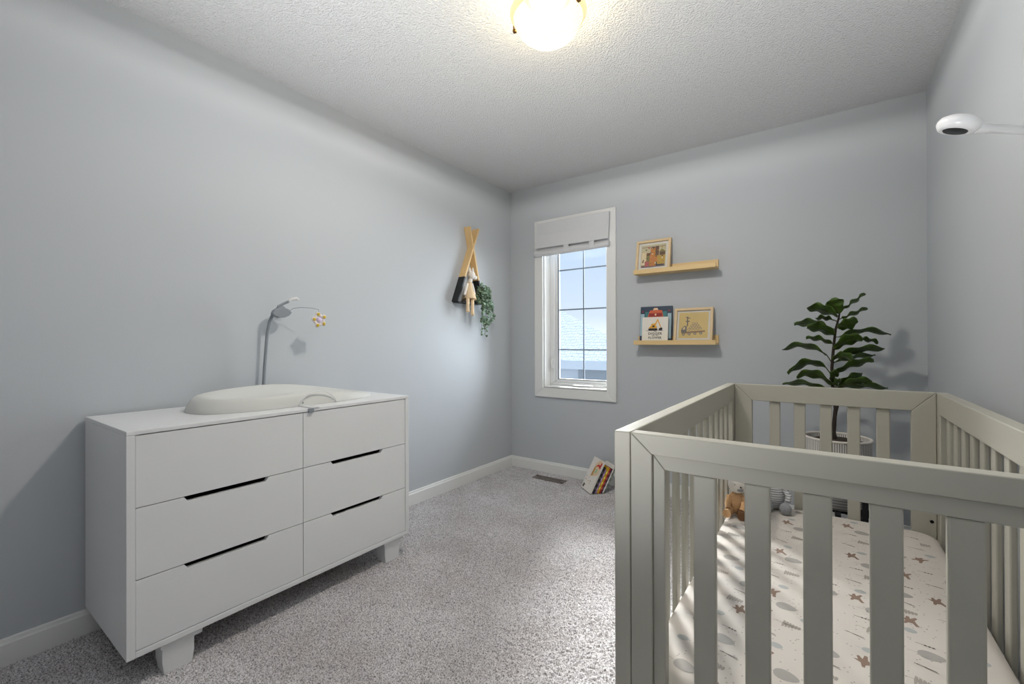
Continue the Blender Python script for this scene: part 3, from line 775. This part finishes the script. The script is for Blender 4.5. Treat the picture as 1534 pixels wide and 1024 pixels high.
# mattress with a printed fitted sheet
MX0, MX1, MY0, MY1, MZ0, MZ1 = CX0 + PT + .003, CX1 - PT - .003, CY0 + .037, CY1 - .038, .2405, .372
mt = thing('crib_mattress', 'crib mattress in a white sheet printed with foxes and leaves inside the crib', 'mattress', ((MX0 + MX1) / 2, (MY0 + MY1) / 2, MZ0))
def rrect(x0, x1, y0, y1, r, k=8):
    out = []
    for cx, cy, a0 in ((x1 - r, y1 - r, 0), (x0 + r, y1 - r, 90), (x0 + r, y0 + r, 180), (x1 - r, y0 + r, 270)):
        for i in range(k + 1):
            a = math.radians(a0 + 90 * i / k); out.append((cx + r * math.cos(a), cy + r * math.sin(a)))
    return out
mb = MB(); levels = [(.0, .006), (.01, 0), (.10, 0), (.118, .004), (.127, .014), (.131, .030), (.1315, .07)]
vs = []; fs = []
for z, inn in levels:
    vs += [(x, y, MZ0 + z) for x, y in rrect(MX0 + inn, MX1 - inn, MY0 + inn, MY1 - inn, .055)]
n_ = len(rrect(0, 1, 0, 1, .1))
for i in range(len(levels) - 1):
    for k in range(n_): fs.append((i*n_+k, i*n_+(k+1) % n_, (i+1)*n_+(k+1) % n_, (i+1)*n_+k))
fs += [tuple(range(n_ - 1, -1, -1)), tuple((len(levels)-1)*n_ + k for k in range(n_))]
mb.add(vs, fs)
# printed motifs, part of the sheet
ztop = MZ0 + .1315
def flat(pts, x, y, s, rot, mi):
    c, sn = math.cos(rot), math.sin(rot); vs = [(x + (a*c - b*sn)*s, y + (a*sn + b*c)*s, ztop + .0003) for a, b in pts]
    if any(v[0] < MX0 + .035 or v[0] > MX1 - .035 or v[1] < MY0 + .035 or v[1] > MY1 - .035 for v in vs): return
    mb.mi = mi; mb.add(vs, [tuple(range(len(pts)))])
def line(p, q, w):
    d = Vector(q) - Vector(p); n2 = Vector((-d.y, d.x)).normalized() * w
    return [tuple(Vector(p) - n2), tuple(Vector(q) - n2), tuple(Vector(q) + n2), tuple(Vector(p) + n2)]
LEAF = [(math.cos(t) * .5 + .5, math.sin(t) * .36 * (1 - .25 * math.cos(t))) for t in [2*PI*k/18 for k in range(18)]]
OVAL = [(math.cos(t) * .5, math.sin(t) * .30) for t in [2*PI*k/16 for k in range(16)]]
STAR = [(-.5, .15), (-.25, .12), (-.2, .35), (-.05, .38), (.02, .16), (.28, .42), (.42, .36), (.26, .08), (.38, -.16), (.55, -.4), (.35, -.45), (.16, -.22), (-.06, -.24), (-.22, -.42), (-.34, -.36), (-.24, -.1)]
def motif(kind, x, y, s, rot):
    if kind == 'leaf': flat(LEAF, x, y, s, rot, 2); flat(line((-.35, .05), (0, 0), .012), x, y, s, rot, 2)
    if kind == 'oval': flat([(a, b * 1.3) for a, b in OVAL], x, y, s * .6, rot, 4); flat(line((-.55, .08), (-.28, .02), .012), x, y, s, rot, 4)
    if kind == 'fox': flat([(a, b * 1.5) for a, b in STAR], x, y, s * .72, rot, 1)
    if kind == 'fern':
        flat(line((-.4, .05), (.75, -.0), .014), x, y, s, rot, 3)
        for k in range(6):
            t = k * .13; w = .32 - .035 * k
            flat([(t, 0), (t + .03, w), (t + .12, w * .8), (t + .14, 0), (t + .10, -w * .8), (t + .02, -w)], x, y, s, rot, 3)
    if kind == 'arrow':
        flat(line((-.3, 0), (.45, 0), .016), x, y, s, rot, 5)
        for k in range(3): flat([(.1 + .16*k, .07), (.2 + .16*k, 0), (.1 + .16*k, -.07), (.02 + .16*k, 0)], x, y, s, rot, 5)
    if kind == 'twig':
        flat(line((-.4, .1), (.45, 0), .02), x, y, s, rot, 5); flat(line((-.3, .12), (.5, -.12), .018), x, y, s, rot, 5)
    if kind == 'dots':
        r = random.Random(int(x * 7919 + y * 104729))
        for k in range(6):
            a, b = r.uniform(-.5, .5), r.uniform(-.4, .4); flat([(a + .022*math.cos(q), b + .022*math.sin(q)) for q in (0, 1.05, 2.1, 3.14, 4.2, 5.2)], x, y, s, rot, 2)
seq = ['leaf', 'fox', 'fern', 'arrow', 'oval', 'twig']
r = random.Random(2); y = MY0 + .06; row = 0
while y < MY1 - .05:
    x = MX0 + .05 + (.07 if row % 2 else 0); k = 0
    while x < MX1 - .04:
        kd = seq[(row * 2 + k) % 6]
        sz = {'leaf': .050, 'fox': .050, 'fern': .052, 'arrow': .045, 'oval': .046, 'twig': .045}[kd]
        motif(kd, x + r.uniform(-.012, .012), y + r.uniform(-.008, .008), sz, -.12 + r.uniform(-.15, .15) + (r.uniform(-.6, .6) if kd == 'fox' else 0))
        motif('dots', x + .055, y + .018, .09, 0)
        x += .096; k += 1
    y += .050; row += 1
mb.build('fitted_sheet', [M_sheet, mat('print_fox_brown', srgb(140, 118, 104), .9), mat('print_leaf_grey', srgb(164, 160, 155), .9), mat('print_fern_grey', srgb(166, 159, 151), .9), mat('print_blue_grey', srgb(172, 174, 173), .9), mat('print_charcoal', srgb(96, 88, 80), .9)], mt, smooth=True, angle=30)

# soft toys at the far end of the crib
M_tanknit = mat('tan_knit', srgb(206, 164, 120), .95, .08, 80, .4, 300)
M_whiteknit = mat('white_knit', srgb(226, 220, 214), .95, .04, 80, .4, 300)
M_greyknit = stripe_mat('grey_striped_knit', srgb(150, 152, 156), srgb(206, 206, 208), 34, 'Z')
M_greydot = mat('grey_ribbed_knit', srgb(150, 152, 156), .95, .25, 260, .5, 300)
t1 = thing('soft_toy', 'white headed soft toy in a tan knitted outfit in the far left crib corner', 'soft toy', (1.995, -1.01, ztop))
TY = -1.15; hc = at(1105, 728, 1, TY - .01); bc = at(1104, 749, 1, TY)
mb = MB(); mb.ell((bc.x, bc.y, ztop + .048), (.034, .034, .048)); mb.build('body', M_tanknit, t1, smooth=True)
hd = MB().ell((hc.x, hc.y, hc.z + .010), (.037, .036, .038)).build('head', M_whiteknit, t1, smooth=True)
for px, py in ((1101, 726), (1109.5, 730)):
    q = at(px, py, 1, TY - .044); MB().ell((q.x, q.y + .002, q.z), (.0035, .0035, .0035), 10, 6).build('eye', M_blackg, hd, smooth=True)
q = at(1108.5, 734.5, 1, TY - .042); MB().ell((q.x, q.y + .004, q.z), (.013, .008, .006), 12, 8).build('muzzle', mat('grey_muzzle', srgb(120, 122, 126), .9), hd, smooth=True)
for sx in (-1, 1):
    MB().ell((hc.x + sx * .024, hc.y + .008, hc.z + .044), (.013, .009, .015), 12, 8).build('ear', M_whiteknit, hd, smooth=True)
    mb = MB(); mb.tube([(bc.x + sx * .026, bc.y - .01, ztop + .075), (bc.x + sx * .030, bc.y - .03, ztop + .05), (bc.x + sx * .026, bc.y - .046, ztop + .032)], [.012, .012, .011], 10); mb.build('arm', M_tanknit, t1, smooth=True)
    mb = MB(); mb.tube([(bc.x + sx * .018, bc.y - .01, ztop + .02), (bc.x + sx * .026, bc.y - .05, ztop + .018), (bc.x + sx * .028, bc.y - .075, ztop + .019)], [.018, .016, .017], 10); mb.build('leg', M_tanknit if sx < 0 else mat('brown_knit', srgb(112, 78, 52), .95), t1, smooth=True)
t2 = thing('soft_toy', 'grey striped knitted soft toy sitting against the far crib slats', 'soft toy', (2.13, -1.0, ztop))
bc = at(1163, 748, 1, -1.0)
mb = MB(); mb.ell((bc.x - .012, bc.y, ztop + .062), (.044, .036, .062)); mb.build('body', M_greyknit, t2, smooth=True)
hd = MB().ell((bc.x - .016, bc.y, ztop + .145), (.036, .034, .036)).build('head', M_greyknit, t2, smooth=True)
for sx in (-1, 1): MB().ell((bc.x - .016 + sx * .026, bc.y + .006, ztop + .185), (.011, .008, .026), 10, 8).build('ear', M_greyknit, hd, smooth=True)
for px, sx in ((1150, -1), (1177, 1)):
    q = at(px, 755, 1, -1.04)
    mb = MB(); mb.tube([(bc.x + sx * .02, bc.y, ztop + .022), (q.x, -1.03, ztop + .022)], [.017, .019], 10); mb.ell((q.x, -1.045, ztop + .0245), (.023, .022, .024)); mb.build('leg', M_greydot, t2, smooth=True)
    mb = MB(); mb.tube([(bc.x + sx * .03, bc.y, ztop + .095), (bc.x + sx * .048, bc.y - .02, ztop + .07), (bc.x + sx * .044, bc.y - .03, ztop + .05)], [.012, .012, .012], 8); mb.build('arm', M_greyknit, t2, smooth=True)

# ------------------------------------------------------------------ fiddle leaf fig, basket and stand behind the crib
PX, PY = 2.342, -.33
sd = thing('plant_stand', 'black wooden plant stand under the white basket behind the crib', 'plant stand', (PX, PY, 0))
mb = MB(); mb.box(PX - .15, PX + .15, PY - .012, PY + .012, .20, .235); mb.box(PX - .012, PX + .012, PY - .15, PY + .15, .20, .235); mb.build('cross_brace', M_black, sd, bevel=.002)
for dx, dy in ((1, 1), (1, -1), (-1, 1), (-1, -1)):
    mb = MB(); cx, cy = PX + dx * .108, PY + dy * .108
    mb.box(cx - .012, cx + .012, cy - .012, cy + .012, 0, .36); mb.build('leg', M_black, sd, bevel=.002)
MB().tube([(PX + .108, PY + .108, .217), (PX - .108, PY - .108, .217)], .011, 8).build('brace', M_black, sd)
MB().tube([(PX + .108, PY - .108, .217), (PX - .108, PY + .108, .217)], .011, 8).build('brace', M_black, sd)
bk = thing('basket', 'white woven basket with dark vertical stitches holding the leafy plant', 'basket', (PX, PY, .236))
def basket_mat():
    m = bpy.data.materials.new('woven_basket'); m.use_nodes = True
    n = m.node_tree.nodes; l = m.node_tree.links; b = n['Principled BSDF']; b.inputs['Roughness'].default_value = .9
    tc = n.new('ShaderNodeTexCoord'); sp = n.new('ShaderNodeSeparateXYZ'); l.new(tc.outputs['Object'], sp.inputs[0])
    at2 = n.new('ShaderNodeMath'); at2.operation = 'ARCTAN2'; l.new(sp.outputs['Y'], at2.inputs[0]); l.new(sp.outputs['X'], at2.inputs[1])
    ml = n.new('ShaderNodeMath'); ml.operation = 'MULTIPLY'; ml.inputs[1].default_value = 92; l.new(at2.outputs[0], ml.inputs[0])
    sn = n.new('ShaderNodeMath'); sn.operation = 'SINE'; l.new(ml.outputs[0], sn.inputs[0])
    mz = n.new('ShaderNodeMath'); mz.operation = 'MULTIPLY'; mz.inputs[1].default_value = 420; l.new(sp.outputs['Z'], mz.inputs[0])
    sz = n.new('ShaderNodeMath'); sz.operation = 'SINE'; l.new(mz.outputs[0], sz.inputs[0])
    r = n.new('ShaderNodeValToRGB'); e = r.color_ramp.elements; e[0].position = .12; e[0].color = srgb(112, 110, 110); e[1].position = .34; e[1].color = srgb(226, 222, 216)
    mr = n.new('ShaderNodeMapRange'); mr.inputs['From Min'].default_value = -1; l.new(sn.outputs[0], mr.inputs['Value']); l.new(mr.outputs[0], r.inputs[0])
    r2 = n.new('ShaderNodeValToRGB'); e = r2.color_ramp.elements; e[0].position = .1; e[0].color = srgb(140, 138, 136); e[1].position = .5; e[1].color = srgb(196, 193, 190)
    mr2 = n.new('ShaderNodeMapRange'); mr2.inputs['From Min'].default_value = -1; l.new(sz.outputs[0], mr2.inputs['Value']); l.new(mr2.outputs[0], r2.inputs[0])
    gt = n.new('ShaderNodeMath'); gt.operation = 'GREATER_THAN'; gt.inputs[1].default_value = .235; l.new(sp.outputs['Z'], gt.inputs[0])
    mx = n.new('ShaderNodeMix'); mx.data_type = 'RGBA'; l.new(gt.outputs[0], mx.inputs['Factor']); l.new(r2.outputs[0], mx.inputs['A']); l.new(r.outputs[0], mx.inputs['B'])
    l.new(mx.outputs['Result'], b.inputs['Base Color']); return m
BZ0, BZ1 = .236, .592
prof = [(.0, 0), (.095, 0), (.108, .012), (.132, .13), (.142, .25), (.145, BZ1 - BZ0)]
inner = [(.139, BZ1 - BZ0), (.137, .335), (.133, .322), (0, .322)]
MB().lathe(prof + inner, (PX, PY, BZ0), 56).build('basket_body', basket_mat(), bk, smooth=True, angle=50)
rim = []
for k in range(49):
    t = 2 * PI * k / 48; rim.append((PX + .143 * math.cos(t), PY + .143 * math.sin(t), BZ1))
MB().tube(rim, .0065, 8, cap=False).build('rim', M_creamw, bk, smooth=True)

fg = thing('fiddle_leaf_fig', 'tall fiddle leaf fig plant with broad dark green leaves behind the crib', 'plant', (PX - .006, PY, .53))
MB().lathe([(0, 0), (.125, 0), (.125, .010), (.09, .02), (0, .024)], (PX, PY, .562), 32).build('soil', M_soil, fg, smooth=True)
def fp(zx, zy, y): return at(1150 + zx / 3.658, 420 + zy / 3.658, 1, y)
trunk = [(PX - .006, PY, .545)] + [fp(x, y, PY) for x, y in ((362, 830), (366, 760), (372, 700), (358, 640), (356, 560), (352, 480), (358, 400), (366, 320), (372, 270), (388, 210), (396, 170))]
M_trk = M_bark
MB().tube(trunk, [.011, .010, .0095, .009, .0085, .008, .0075, .007, .0065, .006, .005, .003], 10).build('trunk', M_trk, fg, smooth=True)
MB().tube([fp(366, 790, PY), fp(378, 720, PY - .01), fp(392, 660, PY - .02), fp(385, 600, PY)], [.005, .004, .004, .003], 8).build('branch', M_trk, fg, smooth=True)
lv = MB(); pet = MB()
def leaf(base, tip, arch, app, real, dy=0.0, flip=1):
    """base, tip: crop pixels; arch: rise of the midrib in crop px; app: apparent width px; real: leaf width m"""
    B = fp(*base, PY + dy * .25); T = fp(*tip, PY + dy)
    px_m = (fp(base[0] + 10, base[1], PY) - fp(base[0], base[1], PY)).length / 10
    mid = (B + T) / 2 + Vector((0, 0, arch * px_m * 2))
    L = T - B; view = (CAM - (B + T) / 2).normalized()
    perp = view.cross(L).normalized()
    if perp.z < 0: perp = -perp
    real *= 1.25; a = min(app * px_m * 1.5, real * .98); sd_ = (perp * a + view * flip * math.sqrt(max(real*real - a*a, 0)))
    n = 14; m = 6; vs = []; fs = []
    def bez(t): return B * (1-t)**2 + mid * 2*t*(1-t) + T * t*t
    for i in range(n + 1):
        t = i / n; c = bez(t)
        wdt = (math.sin(PI * min(1, t * .95 + .035)) ** .55) * (.72 + .34 * t)
        tan = (bez(min(1, t + .02)) - bez(max(0, t - .02))).normalized()
        nr = tan.cross(sd_).normalized()
        if nr.z < 0: nr = -nr
        for j in range(m + 1):
            u = j / m - .5
            vs.append(c + sd_ * (u * wdt) + nr * (abs(u) * .10 * sd_.length * wdt + .004 * 1.6 * math.sin(t * 14 + u * 5 + base[0]) * (1 if abs(u) > .3 else .3)))
    # thickness
    k0 = len(vs)
    for i in range(n):
        for j in range(m):
            q = i * (m + 1) + j; fs.append((q, q + 1, q + m + 2, q + m + 1))
    lv.add(vs, fs)
    pet.tube([bez(t * .999) - Vector((0, 0, .0012)) for t in (0, .25, .5, .75, .97)], [.0026, .002, .0017, .0013, .0007], 6)
def stem(trunk_pt, base, dy=0):
    pet.tube([fp(*trunk_pt, PY), fp(*base, PY + dy * .25)], [.003, .0026], 6)
LV = [  # trunk, base, tip, arch, apparent, real, depth
 ((394,178),(394,180),(338,108), 6, 78, .10, -.06), ((394,180),(420,150),(533,70), -6, 16, .07, .05), ((385,215),(408,205),(546,150), -4, 18, .08, .04),
 ((388,200),(385,195),(215,150), 16, 48, .10, -.02), ((384,225),(360,215),(262,207), 6, 22, .07, -.06), ((378,262),(382,255),(492,215), -10, 55, .09, -.08),
 ((372,270),(318,245),(146,243), 14, 36, .09, .03), ((368,312),(368,300),(215,258), 22, 52, .10, -.07), ((362,340),(350,345),(210,316), 12, 24, .08, -.03),
 ((366,310),(392,308),(676,298), 32, 24, .09, .03), ((360,372),(364,372),(520,318), 22, 52, .09, -.08), ((362,355),(490,325),(607,342), 10, 20, .07, .0),
 ((358,410),(372,412),(642,372), 12, 32, .09, -.02), ((352,450),(322,405),(80,380), 44, 28, .085, .02), ((356,470),(360,448),(590,408), 8, 22, .08, .05),
 ((356,495),(376,500),(582,437), 14, 34, .09, -.05), ((352,520),(318,475),(112,512), 52, 36, .09, -.02), ((350,575),(352,568),(158,528), 42, 40, .09, -.07),
 ((352,600),(330,605),(82,570), 26, 26, .09, .03), ((366,590),(390,582),(572,550), 10, 38, .08, -.05), ((364,585),(385,575),(520,508), 0, 34, .08, .03), ((362,600),(385,584),(660,590), 10, 24, .09, .02),
 ((356,430),(352,425),(470,432), 16, 40, .08, -.10), ((354,540),(345,545),(385,500), 10, 34, .06, -.10), ((358,560),(362,575),(400,545), 6, 26, .05, -.08), ((352,640),(345,640),(190,620), 10, 30, .08, .05)]
for tk, bs, tp_, ar, ap, rl, dy in LV:
    leaf(bs, tp_, ar, ap, rl, dy, 1)
    stem(tk, bs, dy)
lo = lv.build('leaves', M_leaf, fg, smooth=True, angle=180)
sm = lo.modifiers.new('thickness', 'SOLIDIFY'); sm.thickness = .0012
pet.build('stalks', mat('leaf_stalk', srgb(70, 70, 36), .6), fg, smooth=True)

# ------------------------------------------------------------------ baby monitor camera on the right wall
bm_ = thing('baby_monitor', 'white baby monitor camera on a wall arm above the crib', 'monitor', (W, -1.655, 1.575))
hc = Vector((2.54, -1.802, 1.588))
HM = Matrix.Translation(hc) @ Matrix.Scale(.88, 4) @ Matrix.Rotation(math.radians(19), 4, Vector((.176, .984, 0)))
mb = MB(); mb.M = HM; mb.lathe([(0, -.016), (.030, -.0165), (.038, -.014), (.044, -.004), (.044, .004), (.040, .012), (.030, .018), (.015, .020), (0, .0205)], n=40); hd = mb.build('camera_head', M_plastic, bm_, smooth=True, angle=60)
mb = MB(); mb.M = HM @ Matrix.Translation((-.002, -.004, 0)); mb.lathe([(0, -.0185), (.024, -.018), (.026, -.0160), (0, -.0155)], n=32); mb.build('lens', M_blackg, hd, smooth=True)
ad = Vector((.8, .58, 0)).normalized(); wl = Vector((W, -1.657, 1.572))
mb = MB()
A0 = hc + ad * .036 + Vector((0, 0, -.006)); A1 = wl
mb.tube([A0, A0.lerp(A1, .12), A0.lerp(A1, .16), A0.lerp(A1, .5), A1 - ad * .004], [.013, .012, .0095, .0095, .0095], 12)
mb.build('arm', M_plastic, bm_, smooth=True, angle=60)
MB().box(W - .012, W - .0005, -1.70, -1.61, 1.50, 1.63).build('wall_plate', M_plastic, bm_, bevel=.004)

# ------------------------------------------------------------------ ceiling light
LX, LY = 1.4172, -1.733
cl = thing('ceiling_light', 'round flush frosted glass bowl ceiling light with brass clips, switched on', 'ceiling light', (LX, LY, H))
MB().lathe([(0, 0), (.075, 0), (.075, -.012), (.062, -.020), (.05, -.022), (0, -.022)], (LX, LY, H - .0005), 56).build('ceiling_pan', mat('white_enamel', srgb(235, 228, 210), .3), cl, smooth=True, angle=40)
def lit_glass(name, ca, cb, strength, z0, z1, opaque):
    """frosted glass lit from inside: glow colour goes from ca (height z0) to cb (height z1), part of the light passes through"""
    m = bpy.data.materials.new(name); m.use_nodes = True
    n = m.node_tree.nodes; l = m.node_tree.links; n.remove(n['Principled BSDF'])
    tc = n.new('ShaderNodeTexCoord'); sx = n.new('ShaderNodeSeparateXYZ'); l.new(tc.outputs['Object'], sx.inputs[0])
    no = n.new('ShaderNodeTexNoise'); no.inputs['Scale'].default_value = 7; l.new(tc.outputs['Object'], no.inputs['Vector'])
    mr = n.new('ShaderNodeMapRange'); mr.inputs['From Min'].default_value = z0; mr.inputs['From Max'].default_value = z1
    l.new(sx.outputs['Z'], mr.inputs['Value'])
    mx = n.new('ShaderNodeMix'); mx.data_type = 'RGBA'; mx.inputs['A'].default_value = ca; mx.inputs['B'].default_value = cb; l.new(mr.outputs[0], mx.inputs['Factor'])
    m2 = n.new('ShaderNodeMix'); m2.data_type = 'RGBA'; m2.blend_type = 'MULTIPLY'; m2.inputs['B'].default_value = (1, .93, .80, 1)
    l.new(no.outputs['Fac'], m2.inputs['Factor']); l.new(mx.outputs['Result'], m2.inputs['A'])
    em = n.new('ShaderNodeEmission'); em.inputs[1].default_value = strength; l.new(m2.outputs['Result'], em.inputs[0])
    tr = n.new('ShaderNodeBsdfTransparent'); ms = n.new('ShaderNodeMixShader'); ms.inputs[0].default_value = opaque
    l.new(tr.outputs[0], ms.inputs[1]); l.new(em.outputs[0], ms.inputs[2]); l.new(ms.outputs[0], n['Material Output'].inputs['Surface'])
    return m
RZ = 2.352
M_bowl = lit_glass('lit_frosted_glass', (1.0, .97, .90, 1), (1.0, .86, .58, 1), 1.35, -.15, -.088, .72)
M_lip = lit_glass('lit_glass_lip', (1.0, .78, .42, 1), (.95, .82, .55, 1), 1.15, -.088, -.06, .9)
prof = [(.136, .0), (.128, -.018), (.112, -.046), (.085, -.068), (.05, -.081), (.02, -.085), (.0, -.0855)]
bw = MB().lathe(prof, (LX, LY, RZ), 64).build('glass_bowl', M_bowl, cl, smooth=True, angle=180)
MB().lathe([(.1362, .0002), (.141, .008), (.147, .020), (.149, .024), (.147, .0245), (.139, .010), (.1345, .0008)], (LX, LY, RZ), 64).build('glass_lip', M_lip, bw, smooth=True)
for px, py in ((770, 47), (850.5, 10), (None, None)):
    if px: q = at(px, py, 2, RZ); t = math.atan2(q.y - LY, q.x - LX)
    else: t = t + 2.3
    mb = MB(); mb.M = Matrix.Translation((LX, LY, RZ)) @ Matrix.Rotation(t, 4, 'Z')
    mb.box(.137, .150, -.007, .007, -.006, .006); mb.box(.146, .150, -.004, .004, .006, .040)
    mb.build('clip', M_brass, cl, bevel=.0015)
sp = bpy.data.lights.new('bulb', 'SPOT'); sp.energy = 145; sp.color = (1.0, .955, .89); sp.spot_size = math.radians(179); sp.spot_blend = .03; sp.shadow_soft_size = .06
so = bpy.data.objects.new('bulb', sp); C.objects.link(so); so.parent = cl; so.location = (0, 0, 2.345 - H)
gp = bpy.data.lights.new('upper_glow', 'POINT'); gp.energy = 9; gp.color = (1.0, .82, .45); gp.shadow_soft_size = .02
go = bpy.data.objects.new('upper_glow', gp); C.objects.link(go); go.parent = cl; go.location = (0, 0, -.055)

# ------------------------------------------------------------------ daylight and an added fill spot aimed at the ceiling
wd = bpy.data.worlds.new('world'); bpy.context.scene.world = wd; wd.use_nodes = True
n = wd.node_tree.nodes; l = wd.node_tree.links
bg = n['Background']; bg.inputs['Strength'].default_value = .94
tc = n.new('ShaderNodeTexCoord'); sx = n.new('ShaderNodeSeparateXYZ'); l.new(tc.outputs['Generated'], sx.inputs[0])
rp = n.new('ShaderNodeValToRGB'); e = rp.color_ramp.elements
e[0].position = 0.0; e[0].color = (1.15, 1.2, 1.25, 1); e[1].position = .40; e[1].color = srgb(180, 213, 255); k_ = e.new(.06); k_.color = (.80, .91, 1.05, 1)
l.new(sx.outputs['Z'], rp.inputs[0]); l.new(rp.outputs[0], bg.inputs['Color'])
su = bpy.data.lights.new('sun', 'SUN'); su.energy = 38; su.angle = math.radians(35); su.color = (1, .98, .95)
s2 = bpy.data.objects.new('sun', su); C.objects.link(s2); s2.location = (0, 3, 4)
s2.rotation_euler = Vector((.62, -.72, -.48)).to_track_quat('-Z', 'Y').to_euler()
sk = bpy.data.lights.new('bright_sky', 'SUN'); sk.energy = 11; sk.angle = math.radians(55); sk.color = (.88, .94, 1)
s3 = bpy.data.objects.new('bright_sky', sk); C.objects.link(s3); s3.location = (3, 3, 3)
s3.rotation_euler = Vector((-.5, -.8, -.22)).to_track_quat('-Z', 'Y').to_euler()
fz = bpy.data.lights.new('ceiling_fill_spot', 'SPOT'); fz.energy = 360; fz.spot_size = math.radians(88); fz.spot_blend = 1.0; fz.shadow_soft_size = .3; fz.color = (.97, .98, 1)  # unseen spot behind the camera, added to bounce fill light off the ceiling
fo = bpy.data.objects.new('ceiling_fill_spot', fz); C.objects.link(fo); fo.location = (1.58, -3.5, .2)
fo.rotation_euler = Vector((.06, 1.0, 2.1)).to_track_quat('-Z', 'Y').to_euler()

vs_ = bpy.context.scene.view_settings
vs_.view_transform = 'Standard'; vs_.look = 'None'; vs_.gamma = 1.0; vs_.exposure = 0.12; vs_.use_curve_mapping = False
bpy.context.scene.display_settings.display_device = 'sRGB'
